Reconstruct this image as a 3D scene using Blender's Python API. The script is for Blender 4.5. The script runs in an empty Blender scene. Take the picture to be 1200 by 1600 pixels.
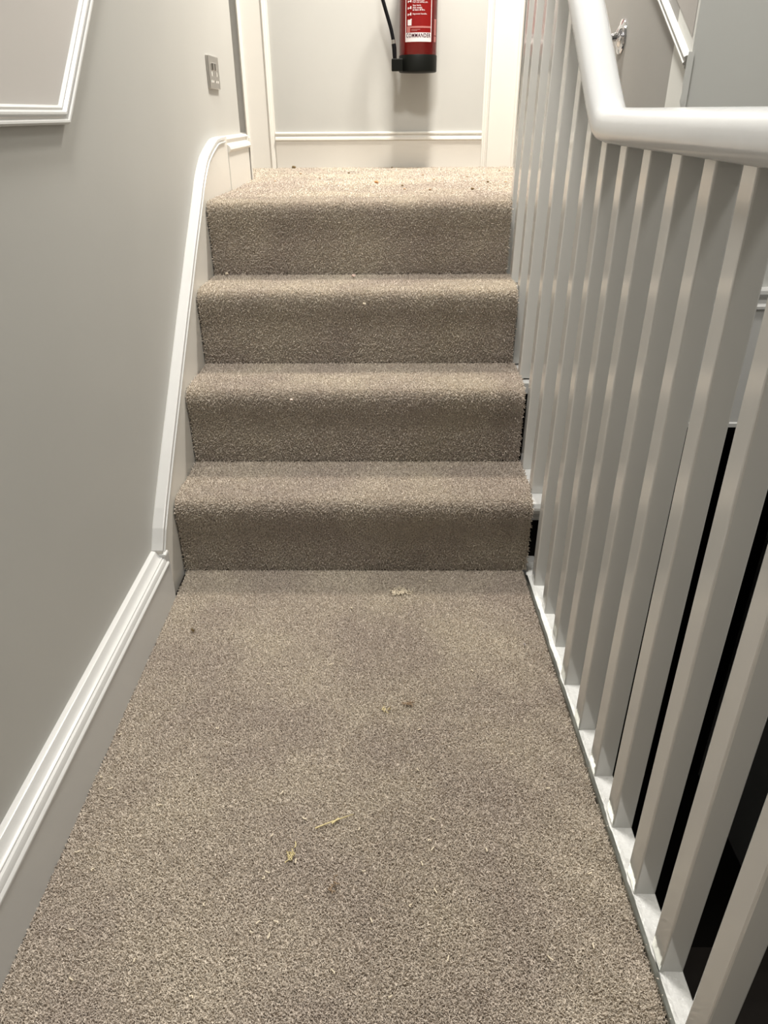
import bpy, bmesh, math, random
import numpy as np
from mathutils import Vector, Matrix

SC = bpy.context.scene
COL = SC.collection
random.seed(7)
RNG = np.random.default_rng(11)

# ------------------------------------------------------------------ helpers
def link(o, parent=None):
    COL.objects.link(o)
    if parent is not None:
        o.parent = parent
    return o

def tag(o, label=None, cat=None, group=None, kind=None):
    if label: o['label'] = label
    if cat: o['category'] = cat
    if group: o['group'] = group
    if kind: o['kind'] = kind
    return o

def empty(name, loc=(0, 0, 0)):
    o = bpy.data.objects.new(name, None)
    o.location = loc
    o.empty_display_size = 0.05
    return link(o)

def obj_from(name, verts, faces, mat, parent=None, smooth=False, bevel=0.0, seg=2, angle=None):
    """verts in world space; parent empties only carry a location"""
    off = Vector(parent.location) if parent is not None else Vector((0, 0, 0))
    if parent is not None and parent.parent is not None:
        off += Vector(parent.parent.location)
    me = bpy.data.meshes.new(name)
    me.from_pydata([tuple(Vector(v) - off) for v in verts], [], faces)
    bm = bmesh.new(); bm.from_mesh(me)
    bmesh.ops.recalc_face_normals(bm, faces=bm.faces)
    bm.to_mesh(me); bm.free()
    me.materials.append(mat)
    if smooth:
        me.polygons.foreach_set('use_smooth', [True] * len(me.polygons))
        if angle is not None:
            me.set_sharp_from_angle(angle=math.radians(angle))
    o = bpy.data.objects.new(name, me)
    link(o, parent)
    if bevel > 0:
        m = o.modifiers.new('bevel', 'BEVEL'); m.width = bevel; m.segments = seg
        m.limit_method = 'ANGLE'; m.angle_limit = math.radians(40)
    return o

def boxv(x0, x1, y0, y1, z0, z1, V, F):
    n = len(V)
    V += [(x0,y0,z0),(x1,y0,z0),(x1,y1,z0),(x0,y1,z0),(x0,y0,z1),(x1,y0,z1),(x1,y1,z1),(x0,y1,z1)]
    F += [tuple(n+i for i in f) for f in ((0,3,2,1),(4,5,6,7),(0,1,5,4),(1,2,6,5),(2,3,7,6),(3,0,4,7))]

def box(name, x0, x1, y0, y1, z0, z1, mat, parent=None, bevel=0.0, seg=2):
    V, F = [], []
    boxv(x0, x1, y0, y1, z0, z1, V, F)
    return obj_from(name, V, F, mat, parent, bevel=bevel, seg=seg)

def prism(poly, axis, a, b, V, F):
    """extrude polygon (list of 2-tuples) along axis from a to b"""
    n = len(V); k = len(poly)
    for t in (a, b):
        for (p, q) in poly:
            V.append({'X': (t, p, q), 'Y': (p, t, q), 'Z': (p, q, t)}[axis])
    F.append(tuple(n + i for i in range(k)))
    F.append(tuple(n + k + i for i in reversed(range(k))))
    for i in range(k):
        j = (i + 1) % k
        F.append((n + i, n + j, n + k + j, n + k + i))

def tube(pts, r, V, F, seg=10, cap=True, radii=None):
    n0 = len(V); N = len(pts)
    pts = [Vector(p) for p in pts]
    up = None
    for i, p in enumerate(pts):
        t = (pts[min(i+1, N-1)] - pts[max(i-1, 0)]).normalized()
        if up is None:
            up = t.orthogonal().normalized()
        else:
            up = (up - t * up.dot(t)).normalized()
        s = t.cross(up)
        rr = radii[i] if radii else r
        for k in range(seg):
            a = 2 * math.pi * k / seg
            V.append(tuple(p + (up * math.cos(a) + s * math.sin(a)) * rr))
    for i in range(N - 1):
        for k in range(seg):
            k2 = (k + 1) % seg
            F.append((n0+i*seg+k, n0+i*seg+k2, n0+(i+1)*seg+k2, n0+(i+1)*seg+k))
    if cap:
        F.append(tuple(n0 + k for k in range(seg)))
        F.append(tuple(n0 + (N-1)*seg + k for k in reversed(range(seg))))

def lathe(cx, cy, prof, V, F, seg=48):
    """prof: list of (r, z) closed at both ends with r=0"""
    n0 = len(V)
    for (r, z) in prof:
        for k in range(seg):
            a = 2 * math.pi * k / seg
            V.append((cx + r * math.cos(a), cy + r * math.sin(a), z))
    for i in range(len(prof) - 1):
        for k in range(seg):
            k2 = (k + 1) % seg
            F.append((n0+i*seg+k, n0+i*seg+k2, n0+(i+1)*seg+k2, n0+(i+1)*seg+k))

def sweep(path, prof, V, F, frame):
    """path list of points; prof list of (a,b) offsets; frame(i)->(A,B) vectors"""
    n0 = len(V); k = len(prof)
    for i, p in enumerate(path):
        A, B = frame(i)
        for (a, b) in prof:
            V.append(tuple(Vector(p) + A * a + B * b))
    for i in range(len(path) - 1):
        for j in range(k):
            j2 = (j + 1) % k
            F.append((n0+i*k+j, n0+i*k+j2, n0+(i+1)*k+j2, n0+(i+1)*k+j))
    F.append(tuple(n0 + j for j in range(k)))
    F.append(tuple(n0 + (len(path)-1)*k + j for j in reversed(range(k))))

# ------------------------------------------------------------------ materials
def new_mat(name):
    m = bpy.data.materials.new(name); m.use_nodes = True
    nt = m.node_tree
    b = nt.nodes['Principled BSDF']
    return m, nt, b

def paint(name, col, rough, bump=0.02, scale=60, var=0.03, spec=0.5, coat=0.0):
    m, nt, b = new_mat(name)
    tc = nt.nodes.new('ShaderNodeTexCoord')
    n = nt.nodes.new('ShaderNodeTexNoise'); n.inputs['Scale'].default_value = 3.0; n.inputs['Detail'].default_value = 4
    nt.links.new(tc.outputs['Object'], n.inputs['Vector'])
    r = nt.nodes.new('ShaderNodeValToRGB')
    r.color_ramp.elements[0].position = .3; r.color_ramp.elements[1].position = .7
    r.color_ramp.elements[0].color = (*[c * (1 - var) for c in col], 1)
    r.color_ramp.elements[1].color = (*[min(1, c * (1 + var)) for c in col], 1)
    nt.links.new(n.outputs['Fac'], r.inputs['Fac'])
    nt.links.new(r.outputs['Color'], b.inputs['Base Color'])
    b.inputs['Roughness'].default_value = rough
    b.inputs['Specular IOR Level'].default_value = spec
    b.inputs['Coat Weight'].default_value = coat
    b.inputs['Coat Roughness'].default_value = .12
    n2 = nt.nodes.new('ShaderNodeTexNoise'); n2.inputs['Scale'].default_value = scale; n2.inputs['Detail'].default_value = 3
    nt.links.new(tc.outputs['Object'], n2.inputs['Vector'])
    bp = nt.nodes.new('ShaderNodeBump'); bp.inputs['Strength'].default_value = bump; bp.inputs['Distance'].default_value = .01
    nt.links.new(n2.outputs['Fac'], bp.inputs['Height'])
    nt.links.new(bp.outputs['Normal'], b.inputs['Normal'])
    return m

def plain(name, col, rough, metal=0.0, spec=0.5):
    m, nt, b = new_mat(name)
    b.inputs['Base Color'].default_value = (*col, 1)
    b.inputs['Roughness'].default_value = rough
    b.inputs['Metallic'].default_value = metal
    b.inputs['Specular IOR Level'].default_value = spec
    return m

def carpet_mat(name):
    m, nt, b = new_mat(name)
    tc = nt.nodes.new('ShaderNodeTexCoord')
    def noise(s, d=2):
        n = nt.nodes.new('ShaderNodeTexNoise'); n.inputs['Scale'].default_value = s; n.inputs['Detail'].default_value = d
        nt.links.new(tc.outputs['Object'], n.inputs['Vector']); return n
    fine = noise(420, 1)
    r = nt.nodes.new('ShaderNodeValToRGB'); e = r.color_ramp.elements
    e[0].position = .31; e[0].color = (.20, .165, .13, 1)
    e[1].position = .72; e[1].color = (.77, .70, .615, 1)
    x = e.new(.37); x.color = (.47, .41, .345, 1)
    x = e.new(.5); x.color = (.61, .543, .468, 1)
    nt.links.new(fine.outputs['Fac'], r.inputs['Fac'])
    big = noise(4.5, 5)                                   # old wear and slightly soiled patches
    r2 = nt.nodes.new('ShaderNodeValToRGB'); e = r2.color_ramp.elements
    e[0].position = .38; e[0].color = (.86, .84, .84, 1)
    e[1].position = .62; e[1].color = (1, 1, .97, 1)
    nt.links.new(big.outputs['Fac'], r2.inputs['Fac'])
    mx = nt.nodes.new('ShaderNodeMixRGB'); mx.blend_type = 'MULTIPLY'; mx.inputs['Fac'].default_value = 1
    nt.links.new(r.outputs['Color'], mx.inputs['Color1']); nt.links.new(r2.outputs['Color'], mx.inputs['Color2'])
    nt.links.new(mx.outputs['Color'], b.inputs['Base Color'])
    b.inputs['Roughness'].default_value = .95
    b.inputs['Specular IOR Level'].default_value = .1
    b.inputs['Sheen Weight'].default_value = .15
    b.inputs['Sheen Roughness'].default_value = .6
    return m

M_WALL = paint('grey_wall_emulsion', (.43, .427, .405), .55, .012, 40, .02, .35)
M_WALLD = paint('shaded_grey_emulsion', (.25, .245, .232), .55, .012, 40, .02, .35)  # grey wall paint darkened so the colour carries the wall's shade
M_PANELD = paint('shaded_grey_panel', (.34, .325, .31), .55, .012, 40, .02, .35)  # panel grey lowered to hold the same wall's shade in its colour
M_WALLR = paint('cooler_grey_lightened', (.56, .565, .54), .55, .012, 40, .02, .35)  # cooler grey, lightened to make up for light missing on this wall
M_PANEL = paint('warm_grey_panel_emulsion', (.53, .508, .485), .55, .012, 40, .02, .35)
M_TRIM = paint('white_gloss_trim', (.54, .54, .53), .25, .02, 25, .01, .5)
M_FRAME = paint('cream_gloss_trim', (.64, .62, .575), .28, .02, 25, .01, .5)
M_RAIL = paint('white_gloss_handrail', (.56, .57, .575), .16, .05, 22, .015, .5)
M_BAL = paint('white_satin_baluster', (.60, .595, .57), .09, .010, 18, .02, .8, .5)
M_TIMBER = paint('chipped_white_timber', (.82, .82, .80), .4, .5, 90, .08, .5)
M_CEIL = paint('white_ceiling', (.78, .77, .74), .8, .02, 60, .01, .2)
M_DARK = paint('dark_unlit_timber', (.018, .014, .011), .5, .05, 40, .2, .3)  # dark brown timber, deepened further for the unlit stairwell
M_UNLIT = paint('unlit_black', (.008, .007, .006), .9, .02, 40, .1, .05)  # near-black colour stands in for the unlit void below and beside the steps
M_CARPET = carpet_mat('beige_twist_pile')
M_YARN = plain('loose_pale_yarn', (.68, .60, .47), .9, spec=.1)
M_YARNY = plain('loose_yellowish_yarn', (.62, .53, .30), .9, spec=.1)
M_YARND = plain('loose_brown_yarn', (.30, .22, .15), .9, spec=.1)
M_CRUMB = plain('orange_brown_crumb', (.45, .24, .12), .9, spec=.1)
M_CRUMBD = plain('dark_brown_crumb', (.14, .10, .05), .9, spec=.1)
M_CRUMBO = plain('tan_crumb', (.42, .30, .19), .9, spec=.1)
M_CRUMBP = plain('pink_crumb', (.72, .55, .48), .9, spec=.1)
M_STEEL = plain('brushed_steel', (.50, .48, .45), .32, 1.0)
M_STRIP = plain('aluminium_strip', (.42, .43, .40), .28, 1.0)
M_CHROME = plain('polished_chrome', (.62, .62, .64), .08, 1.0)
M_RED = plain('red_enamel', (.16, .003, .0025), .25, spec=.35)
M_LABELRED = plain('label_red', (.17, .003, .0025), .5, spec=.2)
M_LABELWHITE = plain('label_white', (.58, .53, .535), .5, spec=.2)
M_LABELPINK = plain('label_pink', (.36, .13, .12), .5, spec=.2)
M_TEXTDARK = plain('label_dark_text', (.03, .004, .012), .5, spec=.1)
M_RUBBER = plain('black_rubber', (.004, .004, .005), .4, spec=.15)
M_BASEBLK = plain('black_plastic_base', (.004, .0045, .0035), .45, spec=.12)
M_LAMP = None

# ------------------------------------------------------------------ dimensions
R_, G_ = 0.1968, 0.2229           # riser, going
D1 = 1.5256                       # first riser
XL, XR = -0.518, 0.3345           # carpet edges
XW = -0.545                       # left wall surface
ZU = 4 * R_                       # upper landing
YF = 3.65                         # far wall

def sh(y): return -.020 * (min(y, 1.56) - .6)      # the banister line closes in slightly towards the stairs
# ------------------------------------------------------------------ setting
def struct(o, label, cat):
    return tag(o, label, cat, kind='structure')

struct(box('wall_left', XW - .12, XW, -3.0, 2.945, -.3, 3.35, M_WALL),
       'grey painted wall left of the stairs with a steel socket near its far end', 'wall')
struct(box('wall_far', -1.9, 1.2, YF, YF + .12, -.3, 3.35, M_WALL),
       'pale grey wall at the top of the stairs behind the fire extinguisher', 'wall')
struct(box('wall_back', XW - .12, 2.0, -3.12, -3.0, -2.6, 3.35, M_WALL),
       'grey wall closing the lower landing opposite the stairs', 'wall')
struct(box('wall_corridor', -1.9, -1.78, 2.82, YF, .5, 3.35, M_WALL),
       'grey end wall of the upper corridor to the left', 'wall')
struct(box('wall_corridor_front', -1.78, XW - .12, 2.825, 2.945, .5, 3.35, M_WALL),
       'grey near wall of the upper corridor to the left', 'wall')
struct(box('ceiling', -1.9, 2.0, -3.12, YF + .12, 3.35, 3.45, M_CEIL),
       'white ceiling over the staircase and both landings', 'ceiling')

# far stairwell side: wall receding from an external corner, and wall facing the stairs' foot
XC, YC = 0.62, 1.78
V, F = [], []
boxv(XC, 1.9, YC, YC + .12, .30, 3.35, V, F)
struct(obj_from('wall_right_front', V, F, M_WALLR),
       'grey wall, lightened in colour for missing light, across the stairwell facing the lower landing, right of the rail bend', 'wall')
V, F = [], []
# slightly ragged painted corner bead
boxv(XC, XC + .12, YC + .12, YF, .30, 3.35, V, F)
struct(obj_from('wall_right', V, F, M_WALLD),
       'grey wall behind the banister, shade put into its colour, carrying the chrome handrail rose', 'wall')
struct(box('wall_stairwell', 1.9, 2.0, -3.0, YF, -2.6, 3.35, M_WALL),
       'outer grey wall on the far side of the stairwell', 'wall')

# ragged filler strip on the external corner
V, F = [], []
zz = np.linspace(.62, 1.11, 34)
n = len(zz)
for i, z in enumerate(zz):
    w = .004 + .0035 * random.random() + (.003 if z > 1.02 else 0)
    V += [(XC - w, YC - .0015, z), (XC + .004, YC - .0035, z), (XC - w * .6, YC + .004, z), (XC+.001, YC+.002, z)]
for i in range(n - 1):
    a, b = 4*i, 4*(i+1)
    F += [(a, a+1, b+1, b), (a+2, a, b, b+2), (a+1, a+3, b+3, b+1), (a+3, a+2, b+2, b+3)]
F += [(0, 2, 3, 1), (4*(n-1), 4*(n-1)+1, 4*(n-1)+3, 4*(n-1)+2)]
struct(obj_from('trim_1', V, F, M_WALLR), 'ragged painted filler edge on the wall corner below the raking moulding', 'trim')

# moulded white board at the foot of the wall across the stairwell
prof = [(YC, .636), (YC - .012, .636), (YC - .017, .630), (YC - .018, .622), (YC - .010, .614), (YC - .008, .607),
        (YC - .012, .600), (YC - .021, .594), (YC - .021, .588), (YC - .016, .585), (YC - .016, .30), (YC - .020, .297),
        (YC - .020, .287), (YC + .12, .287), (YC + .12, .30), (YC, .30)]
V, F = [], []
n0 = len(V); k = len(prof)
for t in (XC - .002, 1.9):
    for (y, z) in prof: V.append((t, y, z))
F.append(tuple(range(k))); F.append(tuple(k + i for i in reversed(range(k))))
for i in range(k):
    j = (i + 1) % k; F.append((i, j, k + j, k + i))
struct(obj_from('baseboard_right', V, F, M_TRIM), 'white moulded board at the foot of the wall across the stairwell', 'baseboard')

# lower stairwell, near-black colour in place of missing light
struct(box('wall_lower_far', .34, 1.9, 3.2, 3.3, -2.6, .287, M_UNLIT),
       'wall deep in the stairwell below, coloured black for lack of light', 'wall')
struct(box('floor_lower', .34, 1.9, -3.0, 3.3, -2.7, -2.6, M_UNLIT),
       'floor at the bottom of the stairwell, coloured black for lack of light', 'floor')
struct(box('wall_lower_left', .345, .365, -3.0, 3.2, -2.6, -.24, M_UNLIT),
       'side wall of the stairwell under the landing, coloured black for lack of light', 'wall')
struct(box('ceiling_lower', .64, 1.9, YC + .125, 3.2, .20, .285, M_UNLIT),
       'underside above the descending stairs, coloured black for lack of light', 'ceiling')

# the flight going down, dark timber deepened in colour for the unlit well
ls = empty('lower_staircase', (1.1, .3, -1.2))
tag(ls, 'dark brown wooden stairs going down, colour deepened for lack of light, glimpsed between the nearest balusters', 'staircase')
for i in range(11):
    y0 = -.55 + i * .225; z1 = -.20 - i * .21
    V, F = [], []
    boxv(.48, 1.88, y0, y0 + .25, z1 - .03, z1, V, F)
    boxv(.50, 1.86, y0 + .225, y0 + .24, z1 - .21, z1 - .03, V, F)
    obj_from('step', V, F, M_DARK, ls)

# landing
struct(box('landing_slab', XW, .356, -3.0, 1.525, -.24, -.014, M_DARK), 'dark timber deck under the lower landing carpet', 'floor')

# ------------------------------------------------------------------ carpet with real pile tufts
def tuft_mesh(P, N, length, radius, V0):
    """returns verts, faces arrays (tris+quads as tris) for tufts at P along N"""
    n = len(P)
    lean = RNG.normal(0, .42, (n, 3))
    A = N + lean
    A /= np.linalg.norm(A, axis=1)[:, None]
    L = length * RNG.uniform(.65, 1.2, n)[:, None]
    rnd = RNG.normal(0, 1, (n, 3))
    U = np.cross(A, rnd); U /= np.linalg.norm(U, axis=1)[:, None]
    W = np.cross(A, U)
    verts = []
    for lev, rr in ((0.0, 1.0), (.55, 1.05), (1.0, .62)):
        bend = lean * (lev ** 2) * length * .35
        for k in range(3):
            a = 2 * math.pi * k / 3 + lev * 1.2
            verts.append(P + A * L * lev + bend + (U * math.cos(a) + W * math.sin(a)) * radius * rr)
    verts = np.stack(verts, 1).reshape(-1, 3)               # 9 per tuft
    tri = []
    for lev in (0, 3):
        for k in range(3):
            k2 = (k + 1) % 3
            tri += [(lev+k, lev+k2, lev+3+k2), (lev+k, lev+3+k2, lev+3+k)]
    tri.append((6, 7, 8))
    tri = np.array(tri)
    faces = (np.arange(n)[:, None, None] * 9 + tri[None]).reshape(-1, 3) + V0
    return verts, faces

def np_mesh(name, V, T, mat, parent=None, off=(0, 0, 0)):
    me = bpy.data.meshes.new(name)
    V = np.asarray(V, dtype=np.float32) - np.array(off, dtype=np.float32)
    me.vertices.add(len(V)); me.vertices.foreach_set('co', V.ravel())
    me.loops.add(len(T) * 3); me.loops.foreach_set('vertex_index', T.astype(np.int32).ravel())
    me.polygons.add(len(T)); me.polygons.foreach_set('loop_start', np.arange(0, len(T) * 3, 3, dtype=np.int32))
    me.polygons.foreach_set('use_smooth', np.zeros(len(T), dtype=bool))
    me.update(calc_edges=True)
    me.materials.append(mat)
    o = bpy.data.objects.new(name, me)
    return link(o, parent)

SP = .0023
PILE = .0055

def extruded_carpet(name, path, x0, x1, parent=None, off=(0, 0, 0), dens=SP, ylim=None, plen=PILE):
    """path: (y,z) polyline of the pile surface, left-hand normal outward; carpet of 9 mm backing"""
    path = np.array(path, float)
    d = np.diff(path, axis=0); sl = np.linalg.norm(d, axis=1)
    nrm = np.stack([-d[:, 1], d[:, 0]], 1) / sl[:, None]
    vn = np.zeros_like(path); vn[:-1] += nrm; vn[1:] += nrm
    vn /= np.linalg.norm(vn, axis=1)[:, None]
    top = path - vn * (plen * .85); bot = path - vn * (plen + .006)
    k = len(path); V = []; T = []
    loop = np.concatenate([top, bot[::-1]])
    for x in (x0 + .002, x1 - .002):
        for (y, z) in loop: V.append((x, y, z))
    m = 2 * k
    for i in range(m):
        j = (i + 1) % m
        T += [(i, j, m + j), (i, m + j, m + i)]
    for i in range(k - 1):
        a, b, c, e = i, i + 1, m - 1 - i, m - 2 - i
        T += [(a, e, b), (a, c, e), (m + a, m + b, m + e), (m + a, m + e, m + c)]
    V = np.array(V); T = np.array(T)
    cum = np.concatenate([[0], np.cumsum(sl)])
    ns = int(cum[-1] / dens); nx = int((x1 - x0) / dens)
    S, X = np.meshgrid((np.arange(ns) + .5) * cum[-1] / ns, x0 + (np.arange(nx) + .5) * (x1 - x0) / nx, indexing='ij')
    S = S.ravel() + RNG.normal(0, dens * .3, S.size); X = X.ravel() + RNG.normal(0, dens * .3, X.size)
    S = np.clip(S, 0, cum[-1] - 1e-6)
    idx = np.clip(np.searchsorted(cum, S, side='right') - 1, 0, len(sl) - 1)
    f = ((S - cum[idx]) / sl[idx])[:, None]
    P2 = top[idx] * (1 - f) + top[idx + 1] * f
    N2 = vn[idx] * (1 - f) + vn[idx + 1] * f
    P = np.stack([X, P2[:, 0], P2[:, 1]], 1) - 0
    N = np.stack([np.zeros(len(S)), N2[:, 0], N2[:, 1]], 1)
    if ylim is not None:
        q = (P[:, 1] > ylim[0]) & (P[:, 1] < ylim[1]); P, N = P[q], N[q]
    tv, tf = tuft_mesh(P, N, plen, dens * .52, len(V))
    return np_mesh(name, np.concatenate([V, tv]), np.concatenate([T, tf]), M_CARPET, parent, off)

# lower landing carpet
y = np.linspace(-3.0, D1 + .004, 90)
fl = extruded_carpet('floor', [(a, .0005) for a in y], -.511, .3440, ylim=(.25, 3), dens=.0020)
co_ = np.empty(len(fl.data.vertices) * 3, dtype=np.float32); fl.data.vertices.foreach_get('co', co_); co_ = co_.reshape(-1, 3)
co_[:, 0] += (-.020 * (np.minimum(co_[:, 1], 1.56) - .6)) * (co_[:, 0] + .511) / .855
fl.data.vertices.foreach_set('co', co_.ravel()); fl.data.update()
tag(fl, 'beige cut-pile carpet covering the lower landing in front of the stairs', 'carpet floor', kind='structure')
# upper landing carpet (in two pieces of one object: main and the corridor going left)
yb = np.linspace(D1 + 3 * G_ + .19, YF - .005, 30)

def widen(o, y0):
    a = np.empty(len(o.data.vertices) * 3, dtype=np.float32); o.data.vertices.foreach_get('co', a); a = a.reshape(-1, 3)
    w = np.clip((a[:, 1] - y0) / .05, 0, 1) * (a[:, 0] > .25)
    a[:, 0] += w * .0048 * (a[:, 0] - .25) / .0845
    o.data.vertices.foreach_set('co', a.ravel()); o.data.update()
# staircase --------------------------------------------------------------
st = empty('staircase', (0, D1, 0))
tag(st, 'four-step staircase covered in beige carpet rising to the upper landing', 'staircase')
for k in range(1, 5):
    yr = D1 + (k - 1) * G_; zt = k * R_; zb = zt - R_
    nose = []
    rad = .026; ov = .009
    # riser, from the foot upward, then the rounded nose, then the tread
    for z in np.linspace(zb + .001, zt - .105, 6): nose.append((yr, z))
    nose += [(yr - ov * .12, zt - .088), (yr - ov * .35, zt - .071), (yr - ov * .68, zt - .054), (yr - ov * .92, zt - .040)]
    cy, cz = yr - ov + rad, zt - rad
    for a in np.linspace(190, 92, 11):
        nose.append((cy + rad * math.cos(math.radians(a)), cz + rad * math.sin(math.radians(a)) ))
    end = yr + G_ + .006 if k < 4 else yr + .12
    for yy in np.linspace(cy + .012, end, 12): nose.append((yy, zt + .0012 * math.sin((yy - yr) * 28)))
    c = extruded_carpet('carpeted_step', nose, XL, XR, st, (0, D1, 0))
    widen(c, yr + .03 - D1)
    # white timber tread under the carpet, with rounded nosing end and scotia
    tb = zt - .0125
    prof = [(yr + .235, tb), (yr + .02, tb), (yr + .012, tb - .003), (yr + .006, tb - .012), (yr + .005, tb - .018),
            (yr + .008, tb - .028), (yr + .016, tb - .034), (yr + .024, tb - .036), (yr + .026, tb - .046),
            (yr + .032, tb - .058), (yr + .045, tb - .064), (yr + .235, tb - .064)]
    V, F = [], []
    prism(prof, 'X', XL, .394 if k == 1 else XR + .001, V, F)
    if k > 1: boxv(XR + .006, .374, yr + .10, yr + .33, tb - .035, tb - .004, V, F)
    tr = obj_from('tread', V, F, M_TRIM, st, bevel=.002)
    tr['label'] = 'white painted tread end beside the carpet'
    # timber behind the riser, and a black panel added as the gap's shade
    box('riser', XL, XR - .008, yr + .0135, yr + .03, zb - .01, tb - .064, M_DARK, st)
    box('gap_shade_panel', XR - .02, .394, yr + .075, yr + .09, zb - .01, tb - .064, M_UNLIT, st)

V, F = [], []
boxv(XW, .62, D1 + 3 * G_ + .10, YF, ZU - .2, ZU - .0135, V, F)
boxv(-1.78, XW, 2.945, YF, ZU - .2, ZU - .0135, V, F)
struct(obj_from('upper_landing_slab', V, F, M_DARK), 'dark timber deck under the upper landing carpet', 'floor')
yy0 = D1 + 3 * G_ + .11
uc = extruded_carpet('floor', [(a, ZU + .0015 * math.sin(a * 9)) for a in np.linspace(yy0, YF - .002, 40)], XL, .62, dens=.0042)
tag(uc, 'pale beige carpet of the upper landing below the fire extinguisher', 'carpet floor', kind='structure')
uc2 = extruded_carpet('floor', [(a, ZU) for a in np.linspace(2.95, YF - .002, 12)], -1.78, XL + .004, dens=.0062)
tag(uc2, 'carpet of the upper corridor disappearing to the left', 'carpet floor', kind='structure')

# ------------------------------------------------------------------ skirting and string on the left
prof = [(XW, .1345), (-.5385, .1345), (-.535, .133), (-.5325, .129), (-.530, .124), (-.526, .1205), (-.521, .119),
        (-.5205, .1165), (-.5165, .1155), (-.5145, .1125), (-.5128, .106), (-.5105, .1045), (-.5090, .1025),
        (-.5088, .0995), (-.5100, .0975), (-.5108, .0965), (-.5108, -.012), (XW, -.012)]
V, F = [], []
prism(prof, 'Y', -3.0, 1.403, V, F)
struct(obj_from('baseboard_left', V, F, M_TRIM, smooth=True, angle=25), 'white moulded skirting along the wall beside the lower landing', 'baseboard')
# upper piece
prof_u = [(XW, .941 - ZU), (-.536, .941 - ZU), (-.529, .939 - ZU), (-.5265, .933 - ZU), (-.530, .926 - ZU), (-.5305, .921 - ZU),
          (-.523, .917 - ZU), (-.517, .912 - ZU), (-.515, .904 - ZU), (-.519, .898 - ZU), (-.523, .8955 - ZU), (-.523, -.012), (XW, -.012)]
prof_u = [(x + .004, z + ZU) for x, z in prof_u]
prof_u[0] = (XW, prof_u[0][1]); prof_u[-1] = (XW, prof_u[-1][1])
V, F = [], []
prism(prof_u, 'Y', 2.575, 2.955, V, F)
struct(obj_from('baseboard_left_upper', V, F, M_FRAME, smooth=True, angle=25), 'short white moulded skirting on the upper landing below the socket', 'baseboard')
# return of the skirting round the wall end, with its thin upright edge
V, F = [], []
boxv(-.66, -.519, 2.945, 2.968, ZU - .012, .936, V, F)
boxv(-.5195, -.5145, 2.955, 2.971, ZU - .012, .930, V, F)
struct(obj_from('trim_2', V, F, M_FRAME, bevel=.0015), 'narrow upright white edge ending the upper skirting beside the door casing', 'trim')

# string board rising with the stairs
curve = [(1.398, .1345), (1.409, .148), (1.430, .176), (1.464, .210), (1.569, .305), (1.70, .420), (1.776, .487), (1.85, .552), (1.93, .620),
         (2.01, .690), (2.098, .763), (2.145, .803), (2.183, .836), (2.213, .858), (2.241, .8755), (2.285, .898), (2.341, .9155), (2.39, .928),
         (2.431, .937), (2.475, .940), (2.535, .941)]
V, F = [], []
low = [(2.572, .941), (2.572, .20), (1.80, -.012), (1.400, -.012)]
prism(curve + low, 'X', XW, -.521, V, F)
sb = obj_from('trim_3', V, F, M_FRAME)
struct(sb, 'white string board curving up the wall beside the carpeted steps', 'trim')
def offset_path(c, d):
    out = []
    for i in range(len(c)):
        a = Vector(c[max(i-1, 0)]); b = Vector(c[min(i+1, len(c)-1)])
        t = (b - a).normalized(); nn = Vector((-t.y, t.x))
        out.append((c[i][0] + nn.x * d, c[i][1] + nn.y * d))
    return out
def strip_along(c, x0, x1, d0, d1):
    a = offset_path(c, d0); b = offset_path(c, d1)
    V, F = [], []
    n = len(c)
    for i in range(n):
        V.extend([(x0, *a[i]), (x1, *a[i]), (x1, *b[i]), (x0, *b[i])])
    for i in range(n - 1):
        for j in range(4):
            j2 = (j + 1) % 4
            F.append((4*i+j, 4*i+j2, 4*i+4+j2, 4*i+4+j))
    F.append((0, 1, 2, 3)); F.append(tuple(4*(n-1)+j for j in (3, 2, 1, 0)))
    return V, F
V, F = strip_along(curve, XW, -.5185, -.009, .001)
capo = obj_from('cap', V, F, M_TRIM, sb, bevel=.002)
V, F = strip_along(curve, -.522, -.5165, -.0165, -.0125)
bead = obj_from('bead', V, F, M_TRIM, sb, bevel=.0012)
# mitre block of filler where skirting meets string
V, F = [], []
boxv(-.530, -.5125, 1.396, 1.420, -.012, .127, V, F)
struct(obj_from('trim_4', V, F, M_TRIM, bevel=.004), 'white painted joint where the skirting meets the rising string board', 'trim')

# ------------------------------------------------------------------ far wall trim
def arch(name, x0, x1, y, z0, z1, label):
    # moulded casing, profile in (x,y): beads at both edges, flat field
    w = x1 - x0
    p = [(x0, y), (x0, y - .026), (x0 + .006, y - .030), (x0 + .012, y - .026), (x0 + .016, y - .017), (x0 + .026, y - .015),
         (x1 - .028, y - .015), (x1 - .024, y - .020), (x1 - .020, y - .021), (x1 - .017, y - .016), (x1 - .012, y - .015),
         (x1 - .008, y - .011), (x1, y - .009), (x1, y)]
    V, F = [], []
    prism(p, 'Z', z0, z1, V, F)
    return struct(obj_from(name, V, F, M_FRAME, smooth=True, angle=25), label, 'trim')
arch('trim_5', -.645, -.517, YF, ZU - .012, 2.85, 'tall white moulded door casing left of the extinguisher wall')
def archr(name, x0, x1, y, z0, z1, label):
    p = [(x0, y), (x0, y - .009), (x0 + .008, y - .011), (x0 + .012, y - .015), (x0 + .017, y - .016), (x0 + .020, y - .021),
         (x0 + .024, y - .020), (x0 + .028, y - .015), (x1 - .026, y - .015), (x1 - .016, y - .017), (x1 - .012, y - .026),
         (x1 - .006, y - .030), (x1, y - .026), (x1, y)]
    V, F = [], []
    prism(p, 'Z', z0, z1, V, F)
    return struct(obj_from(name, V, F, M_FRAME, smooth=True, angle=25), label, 'trim')
archr('trim_6', .398, .548, YF, ZU - .012, 2.85, 'tall white moulded door casing right of the fire extinguisher')
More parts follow.
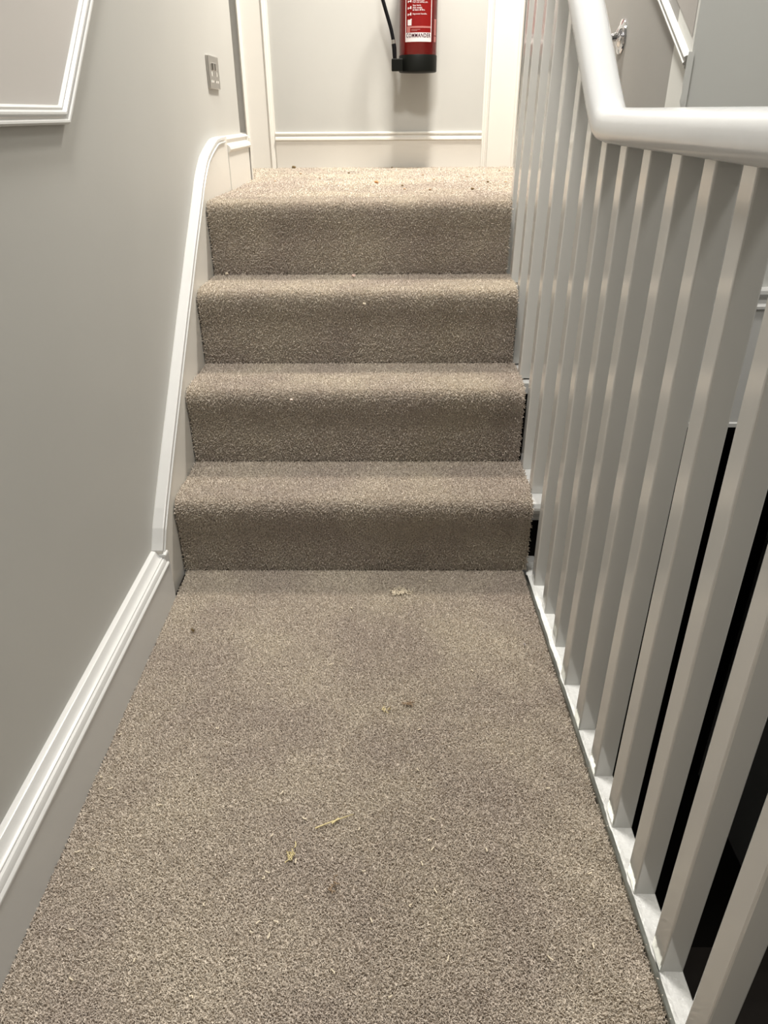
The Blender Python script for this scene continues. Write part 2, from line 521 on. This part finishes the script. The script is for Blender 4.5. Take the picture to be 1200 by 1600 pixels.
def far_skirt(name, x0, x1, label):
    t = .932
    p = [(YF, t), (YF - .010, t), (YF - .0145, t - .004), (YF - .0145, t - .008), (YF - .009, t - .012), (YF - .008, t - .016),
         (YF - .013, t - .020), (YF - .020, t - .023), (YF - .021, t - .031), (YF - .016, t - .035), (YF - .015, t - .038), (YF - .015, ZU - .012), (YF, ZU - .012)]
    V, F = [], []
    prism(p, 'X', x0, x1, V, F)
    return struct(obj_from(name, V, F, M_FRAME, smooth=True, angle=25), label, 'baseboard')
far_skirt('baseboard_far', -.517, .398, 'white moulded skirting on the far wall between the two casings')
far_skirt('baseboard_far_right', .548, .62, 'short white skirting on the far wall beside the banister')
far_skirt('baseboard_far_left', -1.78, -.645, 'white skirting on the corridor wall left of the casing')

# ------------------------------------------------------------------ panel mouldings
MOLD = [(0, 0), (0, .009), (.003, .013), (.006, .0125), (.0085, .008), (.012, .0085), (.015, .012), (.018, .0115),
        (.0205, .006), (.024, .0065), (.027, .004), (.028, 0)]
def mould_path(name, pts, wallx, outw, side, label):
    """pts (y,z) outer edge of the moulding, mitred; 'side' +1: profile grows to the left of travel"""
    V, F = [], []
    path = []; offs = []
    n = len(pts)
    for i in range(n):
        p = Vector(pts[i])
        if 0 < i < n - 1:
            t1 = (p - Vector(pts[i-1])).normalized(); t2 = (Vector(pts[i+1]) - p).normalized()
            n1 = Vector((-t1.y, t1.x)); n2 = Vector((-t2.y, t2.x))
            m = (n1 + n2).normalized(); m = m / m.dot(n1)
        else:
            t = (Vector(pts[min(i+1, n-1)]) - Vector(pts[max(i-1, 0)])).normalized(); m = Vector((-t.y, t.x))
        path.append((wallx, p.x, p.y)); offs.append(m * side)
    sweep(path, MOLD, V, F, lambda i: (Vector((0, offs[i].x, offs[i].y)), Vector((outw, 0, 0))))
    return struct(obj_from(name, V, F, M_TRIM, smooth=True, angle=30), label, 'trim')
XPW = XW
sl = .905
pm = [(-1.2, 0.985), (1.364, .988), (1.364 + 1.15, .988 + 1.15 * sl), (1.364 + 1.15, 2.75), (-1.2, 2.75), (-1.2, .985)]
mould_path('trim_7', pm[:2] + [pm[2]], XW, 1, 1, 'white panel moulding on the left wall turning from level to rising with the stairs')
V, F = [], []
pp = [(-1.2, 1.012), (1.353, 1.014), (1.353 + 1.14, 1.014 + 1.14 * sl), (-1.2, 2.046)]
prism(pp, 'X', XW - .001, XW + .0012, V, F)
struct(obj_from('trim_8', V, F, M_PANEL), 'warmer grey infill panel inside the left wall moulding', 'wall panel')

# raking moulding on the wall behind the banister, rising away from the corner
s2 = .574
mould_path('trim_9', [(YC + 1.5, 1.104 + 1.5 * s2), (YC + .004, 1.104)], XC, -1, 1, 'white raking panel moulding ending at the wall corner behind the handrail')
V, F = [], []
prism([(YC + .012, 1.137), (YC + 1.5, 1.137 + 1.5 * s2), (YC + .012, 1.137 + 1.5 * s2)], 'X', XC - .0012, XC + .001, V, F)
struct(obj_from('trim_10', V, F, M_PANELD), 'warmer grey infill, shade put into its colour, above the raking moulding behind the handrail', 'wall panel')

# ------------------------------------------------------------------ landing edge: timber nosing and metal strip
rr = random.Random(3)
ys = np.linspace(-3.0, 1.60, 300)
V, F = [], []
for yy in ys:
    e = .3530 + sh(yy) + .0022 * rr.random() + .0012 * math.sin(yy * 70)
    z = -.004 + .0012 * math.sin(yy * 57) + .0008 * rr.random()
    V += [(e, yy, z - .002), (e + .006, yy, z + .001), (.386 + sh(yy), yy, z), (.3885 + sh(yy), yy, z - .005), (.3885 + sh(yy), yy, -.12), (e, yy, -.12)]
for i in range(len(ys) - 1):
    for j in range(6):
        j2 = (j + 1) % 6
        F.append((6*i+j, 6*i+j2, 6*i+6+j2, 6*i+6+j))
F.append(tuple(range(6))); F.append(tuple(6*(len(ys)-1)+j for j in range(5, -1, -1)))
struct(obj_from('trim_11', V, F, M_TIMBER), 'chipped white painted timber edge of the landing under the balusters', 'trim')
V, F = [], []
prof = [(.3443, -.012), (.3443, .0035), (.3450, .0045), (.3461, .0038), (.3466, -.0035), (.3540, -.0045), (.3545, -.0045), (.3545, -.0075), (.3462, -.0075), (.3455, -.012)]
prism(prof, 'Y', -3.0, 1.512, V, F)
V = [(x + sh(yq), yq, z) for x, yq, z in V]
o = obj_from('carpet_edging_strip', V, F, M_STRIP)
tag(o, 'thin metal edging strip between landing carpet and white timber at the balusters', 'edging strip')

# ------------------------------------------------------------------ balustrade
bal = empty('balustrade', (.37, .9, 0))
tag(bal, 'white painted banister with square balusters beside landing and stairs', 'banister')
# underside line of the rail (y,z)
rl = [(-2.9, .953), (-.6, .953), (0, .953), (.55, .953), (.80, .954), (1.0, .955), (1.156, .9555), (1.25, .956), (1.33, .957), (1.375, .960), (1.405, .967), (1.435, .983),
      (1.47, 1.007), (1.51, 1.036), (1.56, 1.073), (1.618, 1.116), (1.70, 1.174), (1.80, 1.243), (1.95, 1.350), (2.12, 1.475), (2.28, 1.60), (2.37, 1.68)]
def rail_x(y): return .3400 if y < 1.38 else .3400 - .045 * (min(y, 1.85) - 1.38)
rl2 = []
for a, b in rl:
    t = 1.0
    for _ in range(20): t = rail_x(a * t) / .338
    if a < .5: t = 1.0
    rl2.append((a * t, 1 + (b - 1) * t))
rl = rl2
def rail_z(y):
    for (a, b), (c, d) in zip(rl, rl[1:]):
        if a <= y <= c: return b + (d - b) * (y - a) / (c - a)
    return rl[-1][1]
RX0, RX1 = .3395, .3975
prof = []
w = RX1 - RX0
pr = [(.010, 0), (.005, .002), (.0015, .007), (0, .015), (0, .030), (.003, .039), (.009, .0455), (.018, .0495), (w/2, .051),
      (w - .018, .0495), (w - .009, .0455), (w - .003, .039), (w, .030), (w, .015), (w - .0015, .007), (w - .005, .002), (w - .010, 0)]
V, F = [], []
path = [(rail_x(a), a, b) for a, b in rl]
def fr(i):
    a = Vector(path[max(i-1, 0)]); b = Vector(path[min(i+1, len(path)-1)])
    t = (b - a).normalized(); t.x = 0; t.normalize()
    return Vector((1, 0, 0)), Vector((1, 0, 0)).cross(t)
sweep(path, pr, V, F, fr)
hr = obj_from('handrail', V, F, M_RAIL, bal, smooth=True, angle=60)
BX = [(-3, .428), (.9, .350), (1.02, .3465), (1.16, .3450), (1.27, .350), (1.39, .3475), (1.50, .3440), (1.60, .3408), (1.9, .3400), (2.1, .3388), (3, .3385)]
def bal_x(y): return float(np.interp(y, [a for a, b in BX], [b for a, b in BX]))
def rescale(y, z, x0, fx):
    t = 1.0
    for _ in range(20): t = fx(y * t) / x0
    return y * t, 1 + (z - 1) * t
BY = [-.285, -.175, -.065, .045, .155, .265, .375, .485, .596, .706, .818, .922, 1.03, 1.15, 1.268, 1.385,
      1.498, 1.622, 1.761, 1.910, 2.040, 2.167, 2.275]
for i, yf in enumerate(BY):
    y0, y1 = yf - .036, yf
    if yf < D1 + .03: zb = -.006
    else:
        k = max(1, int((yf - .02 - D1 - .10) / G_) + 1)
        zb = min(k, 4) * R_ - .013
    zt = min(rail_z(y0), rail_z(y1)) + .006
    zt2 = max(rail_z(y0), rail_z(y1)) + .006
    x0 = bal_x(yf) + rr.uniform(-.0006, .0006); x1 = x0 + .032; xt = max(.3552, .3562 + sh(yf)) if yf < .6 else .3552
    V = [(x0, y0, zb), (x1, y0, zb), (x1, y1, zb), (x0, y1, zb),
         (xt, y0, rail_z(y0) + .006), (xt + .032, y0, rail_z(y0) + .006), (xt + .032, y1, rail_z(y1) + .006), (xt, y1, rail_z(y1) + .006)]
    F = [(0,3,2,1),(4,5,6,7),(0,1,5,4),(1,2,6,5),(2,3,7,6),(3,0,4,7)]
    obj_from('baluster', V, F, M_BAL, bal, bevel=.0025, seg=2)

# ------------------------------------------------------------------ socket on the left wall
sk = empty('wall_socket', (XW, 2.57, 1.11))
tag(sk, 'brushed steel double plug socket on the left wall near the top of the stairs', 'socket')
ky0, ky1, kz0, kz1 = 2.497, 2.640, 1.070, 1.156
box('plate', XW - .001, XW + .0075, ky0, ky1, kz0, kz1, M_STEEL, sk, bevel=.002)
M_SLOTWHITE = plain('white_slot_reflection', (.8, .78, .74), .35)  # white colour stands in for reflections caught in the pin slots
for cy in (ky0 + .038, ky1 - .038):
    sw = box('switch', XW + .007, XW + .0115, cy - .007 + (.018 if cy < 2.57 else -.018), cy + .007 + (.018 if cy < 2.57 else -.018), 1.118, 1.138, M_STEEL, sk, bevel=.0015)
    V, F = [], []
    boxv(XW + .0072, XW + .0080, cy - .0035, cy + .0035, 1.103, 1.115, V, F)
    boxv(XW + .0072, XW + .0080, cy - .015, cy - .007, 1.086, 1.092, V, F)
    boxv(XW + .0072, XW + .0080, cy + .007, cy + .015, 1.086, 1.092, V, F)
    so = obj_from('pin_slots', V, F, M_SLOTWHITE, sk)

# ------------------------------------------------------------------ chrome rose of the wall handrail
rs = empty('handrail_bracket', (XC, 2.34, 1.18))
tag(rs, 'polished chrome handrail bracket on the shade-coloured wall behind the banister bend', 'bracket')
def lathe_x(x0, cy, cz, prof, seg=36):
    V, F = [], []
    for (r, d) in prof:
        for k in range(seg):
            a = 2 * math.pi * k / seg
            V.append((x0 - d, cy + r * math.cos(a), cz + r * math.sin(a)))
    for i in range(len(prof) - 1):
        for k in range(seg):
            k2 = (k + 1) % seg
            F.append((i*seg+k, i*seg+k2, (i+1)*seg+k2, (i+1)*seg+k))
    return V, F
V, F = lathe_x(XC, 2.34, 1.18, [(.0005, 0), (.040, 0), (.041, .002), (.040, .005), (.034, .007), (.028, .0085), (.022, .012), (.014, .016), (.0005, .017)])
obj_from('rose', V, F, M_CHROME, rs, smooth=True, angle=40)
V, F = [], []
tube([(XC - .014, 2.34, 1.18), (XC - .030, 2.34, 1.178), (XC - .045, 2.34, 1.182), (XC - .055, 2.34, 1.194), (XC - .057, 2.34, 1.212)], .0085, V, F, 14,
     radii=[.012, .009, .0085, .009, .011])
obj_from('arm', V, F, M_CHROME, rs, smooth=True, angle=50)
# ------------------------------------------------------------------ fire extinguisher
ECX, ECY, ER = .108, 3.556, .0765
ZB = 1.152
ex = empty('fire_extinguisher', (ECX, ECY, ZB))
tag(ex, 'red fire extinguisher with black base hung on the far wall', 'fire extinguisher')
V, F = [], []
lathe(ECX, ECY, [(.0005, ZB + .03), (ER - .004, ZB + .03), (ER, ZB + .034), (ER, 1.575), (ER - .004, 1.595), (ER - .016, 1.615), (ER - .036, 1.632), (.022, 1.640),
                 (.022, 1.655), (.0005, 1.655)], V, F)
obj_from('cylinder_body', V, F, M_RED, ex, smooth=True, angle=50)
V, F = [], []
lathe(ECX, ECY, [(.0005, ZB), (ER - .002, ZB), (ER + .0018, ZB + .003), (ER + .0018, ZB + .058), (ER + .0006, ZB + .0605), (.05, ZB + .0605), (.0005, ZB+.05)], V, F)
obj_from('base_cap', V, F, M_BASEBLK, ex, smooth=True, angle=50)
V, F = [], []
hx = .018; hy = 3.50
hp = [(ECX - .02, ECY - .01, 1.668), (ECX - .05, ECY - .03, 1.672), (ECX - .09, ECY - .04, 1.645), (-.040, 3.505, 1.58), (-.054, 3.50, 1.50), (-.049, 3.50, 1.44),
      (-.035, 3.50, 1.395), (-.018, 3.50, 1.345), (-.003, 3.50, 1.300), (.006, 3.50, 1.262)]
# smooth it
def cr(pts, m=6):
    P = [Vector(p) for p in pts]; out = []
    for i in range(len(P) - 1):
        p0, p1, p2, p3 = P[max(i-1,0)], P[i], P[i+1], P[min(i+2, len(P)-1)]
        for j in range(m):
            t = j / m
            out.append(.5 * ((2*p1) + (-p0+p2)*t + (2*p0-5*p1+4*p2-p3)*t*t + (-p0+3*p1-3*p2+p3)*t**3))
    out.append(P[-1]); return out
tube(cr(hp), .0072, V, F, 14)
obj_from('hose', V, F, M_RUBBER, ex, smooth=True, angle=60)
V, F = [], []
tube([(.0058, 3.50, 1.264), (.0075, 3.50, 1.249)], .0078, V, F, 14)
fo = obj_from('hose_ferrule', V, F, M_STEEL, ex, smooth=True, angle=50)
V, F = [], []
tube([(.0075, 3.50, 1.250), (.010, 3.50, 1.235), (.012, 3.50, 1.20), (.0125, 3.50, 1.165)], .0085, V, F, 14, radii=[.0092, .0092, .0082, .0070])
obj_from('nozzle', V, F, M_RUBBER, ex, smooth=True, angle=50)
V, F = [], []
boxv(-.001, .045, 3.488, 3.520, ZB + .003, ZB + .047, V, F)
obj_from('nozzle_clip', V, F, M_BASEBLK, ex, bevel=.003)
V, F = [], []
lathe(ECX, ECY, [(.0005, 1.652), (.019, 1.652), (.019, 1.69), (.012, 1.70), (.0005, 1.70)], V, F, 24)
boxv(ECX - .012, ECX + .012, ECY - .03, ECY + .02, 1.66, 1.69, V, F)
obj_from('valve', V, F, M_STEEL, ex, bevel=.001)
V, F = [], []
boxv(ECX - .010, ECX + .010, ECY - .13, ECY + .01, 1.665, 1.672, V, F)
boxv(ECX - .010, ECX + .010, ECY - .12, ECY + .02, 1.700, 1.707, V, F)
obj_from('squeeze_handle', V, F, M_RUBBER, ex, bevel=.002)
V, F = [], []
boxv(ECX - .015, ECX + .015, ECY + .07, YF + .004, 1.16, 1.66, V, F)
boxv(ECX - .015, ECX + .015, ECY + .01, YF, 1.640, 1.645, V, F)
obj_from('wall_bracket', V, F, M_RUBBER, ex, bevel=.001)

# label wrapped on the cylinder: patches as curved sheets
def cyl_pt(u, z, lift):
    a = u / ER
    return (ECX + (ER + lift) * math.sin(a), ECY - (ER + lift) * math.cos(a), z)
def patch(u0, u1, z0, z1, lift, V, F, thick=.0003):
    n0 = len(V); m = max(2, int(abs(u1 - u0) / .004) + 1)
    for i in range(m + 1):
        u = u0 + (u1 - u0) * i / m
        V.extend([cyl_pt(u, z0, lift), cyl_pt(u, z1, lift), cyl_pt(u, z0, lift - thick), cyl_pt(u, z1, lift - thick)])
    for i in range(m):
        a = n0 + 4 * i; b = a + 4
        F.extend([(a, b, b+1, a+1), (a+2, a+3, b+3, b+2), (a, a+2, b+2, b), (a+1, b+1, b+3, a+3)])
    F.append((n0, n0+1, n0+3, n0+2)); e = n0 + 4*m; F.append((e, e+2, e+3, e+1))
U0 = -.0585; U1 = .0555        # label half-widths along the surface, centred slightly left
ux = lambda f: U0 + (U1 - U0) * f
ZL0, ZL1 = 1.2555, 1.55
V, F = [], []
patch(U0, U1, ZL0, ZL0 + .031, .0006, V, F)                      # white name box
patch(U0, U0 + .0035, ZL0 + .031, ZL1, .0006, V, F)
patch(U1 - .0035, U1, ZL0 + .031, ZL1, .0006, V, F)
patch(U0, U1, ZL1 - .003, ZL1, .0006, V, F)
lb = obj_from('label', V, F, M_LABELWHITE, ex)
V, F = [], []
patch(U0 + .0035, U1 - .0035, ZL0 + .031, ZL1 - .003, .0004, V, F)
obj_from('label_field', V, F, M_LABELRED, ex)
V, F = [], []
patch(ux(.10), ux(.25), 1.3105, 1.3300, .0009, V, F)
patch(ux(.21), ux(.26), 1.3290, 1.3325, .0009, V, F)
obj_from('safety_mark', V, F, M_LABELWHITE, ex)
V, F = [], []
patch(ux(.07), ux(.955), 1.3020, 1.3080, .0009, V, F)
patch(ux(.07), ux(.20), 1.287, 1.3020, .0009, V, F)
obj_from('small_print_bar', V, F, M_LABELPINK, ex)
V, F = [], []
patch(.073, .090, 1.2560, 1.2760, .0004, V, F); patch(.073, .090, 1.2790, 1.334, .0004, V, F)
obj_from('side_sticker', V, F, M_LABELPINK, ex)

def text_on_cyl(name, txt, u0, z0, width, height, mat, lift=.0012, bold=.02):
    cu = bpy.data.curves.new('t', 'FONT'); cu.body = txt; cu.space_character = 1.08; cu.size = 1; cu.resolution_u = 2; cu.offset = bold
    to = bpy.data.objects.new('t', cu); COL.objects.link(to)
    dg = bpy.context.evaluated_depsgraph_get()
    me = bpy.data.meshes.new_from_object(to.evaluated_get(dg))
    COL.objects.unlink(to); bpy.data.objects.remove(to)
    co = np.array([v.co[:] for v in me.vertices])
    x0, x1 = co[:, 0].min(), co[:, 0].max(); y0, y1 = co[:, 1].min(), co[:, 1].max()
    off = np.array([ECX, ECY, ZB])
    new = []
    for c in co:
        u = u0 + (c[0] - x0) / (x1 - x0) * width
        z = z0 + (c[1] - y0) / (y1 - y0) * height
        new.append(np.array(cyl_pt(u, z, lift)) - off)
    me.vertices.foreach_set('co', np.array(new, dtype=np.float32).ravel())
    me.materials.clear(); me.materials.append(mat); me.update()
    o = bpy.data.objects.new(name, me); link(o, ex)
    return o
text_on_cyl('brand_lettering', 'COMMANDER', ux(.05), ZL0 + .0145, .103, .0145, M_TEXTDARK, bold=.016)
for (t, z, wd, h) in [('Squeeze handle.', 1.3450, .058, .0062), ('at base of fire.', 1.3590, .049, .0062), ('Aim nozzle', 1.3660, .037, .0062),
                   ('Stay back.', 1.3730, .033, .0062), ('Pull out safety pin.', 1.3835, .061, .0062), ('Test before use.', 1.3910, .046, .0062),
                   ('WATER', 1.430, .060, .016)]:
    text_on_cyl('instruction_text', t, ux(.29), z, wd, h, M_LABELWHITE)
for (z, sc) in ((1.343, 1), (1.364, 1), (1.386, 1)):
    V, F = [], []
    u = ux(.17)
    patch(u - .008, u - .004, z, z + .007, .0009, V, F); patch(u - .004, u + .003, z + .003, z + .0055, .0009, V, F)
    patch(u + .003, u + .008, z + .001, z + .010, .0009, V, F)
    obj_from('pictogram', V, F, M_LABELWHITE, ex)
V, F = [], []
for z in (1.2960, 1.2920): patch(ux(.24), ux(.56 if z > 1.294 else .46), z, z + .0016, .0009, V, F)
obj_from('small_print', V, F, M_LABELPINK, ex)

# ------------------------------------------------------------------ loose bits on the carpet
def curl(length, r, seed, wig=.35, lift=.3):
    q = random.Random(seed); pts = []; a = q.uniform(0, 6.28); p = Vector((0, 0, r))
    n = 6
    for i in range(n):
        pts.append(p.copy()); a += q.uniform(-wig, wig) * 2
        p = p + Vector((math.cos(a), math.sin(a), q.uniform(-lift, lift) * .3)) * (length / n)
        p.z = max(p.z, r)
    c = sum(pts, Vector()) / n
    return [(x.x - c.x, x.y - c.y, x.z) for x in pts]
def local_obj(name, V, F, mat, loc, rz=0):
    me = bpy.data.meshes.new(name); me.from_pydata(V, [], F); me.materials.append(mat)
    me.polygons.foreach_set('use_smooth', [True] * len(me.polygons))
    o = bpy.data.objects.new(name, me); o.location = loc; o.rotation_euler = (0, 0, rz)
    return link(o)
def tuftball(seed, n, spread, length, r):
    V, F = [], []; q = random.Random(seed)
    for i in range(n):
        dx, dy = q.gauss(0, spread[0]), q.gauss(0, spread[1])
        tube([(a + dx, b + dy, c + abs(q.gauss(0, .0018))) for a, b, c in curl(length * q.uniform(.6, 1.2), r, seed * 31 + i, .7, .8)], r, V, F, 5)
    return V, F
HZ = .0024
def debris(name, label, cat, V, F, mat, loc, rz=0):
    return tag(local_obj(name, V, F, mat, loc, rz), label, cat)
V, F = tuftball(5, 46, (.011, .007), .016, .0008)
debris('fluff_tuft', 'frayed tuft of carpet fluff just in front of the bottom step', 'fluff', V, F, M_YARN, (.018, 1.427, HZ))
V, F = tuftball(6, 10, (.006, .0025), .016, .0008)
debris('fluff_tuft', 'dark twisted scrap of yarn in the middle of the landing carpet', 'fluff', V, F, M_YARND, (.032, 1.053, HZ), .5)
V, F = tuftball(8, 5, (.005, .003), .014, .0009)
debris('fluff_tuft', 'pale curl of yarn left of the dark twisted scrap mid landing', 'fluff', V, F, M_YARNY, (-.012, 1.034, HZ), -.8)
V, F = [], []
tube([(-.030, -.013, .001), (-.012, -.005, .0022), (.005, .002, .0028), (.030, .0135, .0018)], .0011, V, F, 6, radii=[.0013, .0011, .0012, .0005])
tube([(-.004, -.004, .001), (.002, .000, .003), (.006, .006, .001)], .0016, V, F, 6)
debris('straw', 'long straight pale straw lying on the landing carpet', 'straw', V, F, M_YARNY, (-.092, .787, HZ))
V, F = tuftball(12, 12, (.0025, .012), .012, .0010)
debris('fluff_tuft', 'yellowish wispy tuft below and left of the long straw', 'fluff', V, F, M_YARNY, (-.156, .724, HZ))
V, F = tuftball(14, 8, (.004, .006), .014, .0008)
debris('fluff_tuft', 'small brown pinched tuft of pile nearest the bottom of the landing', 'fluff', V, F, M_YARND, (-.087, .674, HZ))
V, F = tuftball(15, 5, (.003, .003), .007, .0012)
debris('crumb', 'dark speck of dirt on the carpet near the skirting corner', 'crumb', V, F, M_CRUMBD, (-.438, 1.277, HZ))
V, F = tuftball(16, 3, (.001, .001), .004, .0012)
debris('crumb', 'tiny white fleck on the landing carpet by the metal strip', 'crumb', V, F, M_LABELWHITE, (.284, 1.231, HZ))

small = [(0.051, 0.987), (-0.184, 0.843), (-0.189, 0.761), (-0.141, 0.792), (-0.191, 0.688), (-0.186, 0.697), (-0.146, 0.716), (-0.052, 0.773), (0.066, 0.792), (0.059, 0.753), (0.063, 0.738), (0.046, 0.713), (-0.042, 0.7), (0.064, 0.669), (0.027, 0.646), (-0.188, 0.62), (-0.163, 0.621), (-0.195, 0.606), (-0.17, 0.601), (-0.092, 1.363), (-0.126, 1.167), (0.093, 1.473), (-0.498, 0.972), (-0.485, 0.73), (-0.499, 0.875), (-0.447, 0.608), (-0.422, 0.542), (-0.346, 0.567), (-0.475, 0.85), (-0.451, 0.7), (0.296, 0.698), (0.275, 0.59), (0.263, 0.854), (0.328, 0.945), (-0.27, 0.646), (-0.029, 0.624), (0.146, 0.737), (0.213, 0.929), (-0.382, 0.817), (-0.323, 0.988), (0.076, 0.572), (-0.078, 0.554), (-0.002, 0.523), (0.213, 0.573), (-0.258, 0.521), (0.164, 1.149), (-0.246, 1.109), (0.045, 0.893)]
protos = []
for s in range(5):
    V, F = [], []
    tube(curl([.009, .010, .008, .011, .009][s], .0007, 40 + s, .45, .2), .0012, V, F, 5)
    me = bpy.data.meshes.new('yarn_clipping'); me.from_pydata(V, [], F); me.materials.append(M_YARN)
    me.polygons.foreach_set('use_smooth', [True] * len(me.polygons)); protos.append(me)
for i, (a, b) in enumerate(small):
    o = bpy.data.objects.new('yarn_clipping', protos[i % 5]); link(o)
    o.location = (a, b, HZ + .0006); o.rotation_euler = (0, 0, rr.uniform(0, 6.28))
    tag(o, 'tiny pale snippet of cut yarn lying on the lower landing carpet', 'yarn snippet', 'yarn snippets scattered on the lower landing')

def crumb_mesh(seed, s):
    bm = bmesh.new(); bmesh.ops.create_icosphere(bm, subdivisions=2, radius=s)
    q = random.Random(seed)
    for v in bm.verts:
        v.co *= q.uniform(.7, 1.2); v.co.z *= .6
    me = bpy.data.meshes.new('crumb'); bm.to_mesh(me); bm.free(); return me
def crumb(loc, s, mat, label, seed, group=None):
    me = crumb_mesh(seed, s); me.materials.append(mat)
    o = bpy.data.objects.new('crumb', me); o.location = loc; link(o)
    return tag(o, label, 'crumb', group)
crumb((-.44, 3.60, ZU + .006), .010, M_CRUMBD, 'dark olive crumb at the foot of the left door casing', 1)
crumb((-.054, 2.783, ZU + .005), .008, M_CRUMB, 'orange brown crumb in the middle of the upper landing', 2)
crumb((-.110, 2.150, 3 * R_ + .005), .006, M_CRUMBP, 'pinkish crumb at the back of the third tread', 3)
crumb((-.250, 1.722, 2 * R_ - .016), .004, M_CRUMBP, 'small pale crumb caught on the nosing of the second step', 4)
crumb((-.073, 1.955, 3 * R_ - .030), .004, M_YARN, 'small pale crumb caught on the nosing of the third step', 5)
crumb((-.478, 2.176, 3 * R_ + .007), .005, M_YARN, 'pale fleck beside the string at the back of the third tread', 6)
for i, (a, b) in enumerate([(.122, 3.131), (.036, 2.65), (.04, 2.533), (.121, 2.507), (.335, 2.786), (.397, 2.784), (.45, 3.36), (.256, 2.522), (.154, 2.91),
                            (.285, 3.023), (.002, 3.59), (-.368, 3.233), (-.27, 2.996), (-.175, 3.256), (-.419, 2.859)]):
    crumb((a, b, ZU + .004), .0038 + .002 * rr.random(), [M_YARND, M_CRUMBD, M_CRUMBO][i % 3], 'small brown crumb scattered on the pale upper landing carpet', 20 + i,
          'brown crumbs scattered on the upper landing')

# ------------------------------------------------------------------ lights
def area(name, loc, size, power, col, rot=(0, 0, 0), spread=180):
    l = bpy.data.lights.new(name, 'AREA'); l.shape = 'DISK'; l.size = size; l.energy = power; l.color = col
    l.spread = math.radians(spread)
    o = bpy.data.objects.new(name, l); o.location = loc; o.rotation_euler = rot
    link(o); return o
area('ceiling_light', (.26, 3.02, 3.08), .30, 67, (1.0, .945, .86), spread=120)
area('ceiling_light', (-.12, 1.22, 3.30), .35, 66, (1.0, .97, .92))

area('ceiling_light', (1.25, -.15, 3.30), .5, 27, (1.0, .97, .92))
wd = bpy.data.worlds.new('world'); SC.world = wd; wd.use_nodes = True
wd.node_tree.nodes['Background'].inputs['Color'].default_value = (.5, .5, .5, 1)
wd.node_tree.nodes['Background'].inputs['Strength'].default_value = .2

# ------------------------------------------------------------------ camera
f, p, yaw, roll = 1137.414, .50013, .0122, .00583
def ray(x, y):
    a = (x - 600) / f; b = (800 - y) / f
    crr, srr = math.cos(roll), math.sin(roll)
    xx = a * crr + b * srr; u = -a * srr + b * crr
    Y = math.cos(p) + u * math.sin(p); Z = -math.sin(p) + u * math.cos(p)
    c, s = math.cos(yaw), math.sin(yaw)
    return Vector((xx * c - Y * s, xx * s + Y * c, Z))
fwd = ray(600, 800).normalized()
rt = (ray(700, 800) - ray(500, 800)).normalized()
up = rt.cross(fwd).normalized()
cam = bpy.data.cameras.new('camera')
cam.sensor_fit = 'VERTICAL'; cam.sensor_height = 24; cam.sensor_width = 18
cam.lens = f * 24 / 1600
cam.clip_start = .02
co = bpy.data.objects.new('camera', cam)
m = Matrix((rt, up, -fwd)).transposed().to_4x4(); m.translation = Vector((0, 0, 1.0))
co.matrix_world = m
link(co)
SC.camera = co

vs = SC.view_settings
vs.view_transform = 'Standard'; vs.look = 'None'; vs.gamma = 1; vs.exposure = 0.0
vs.use_curve_mapping = False
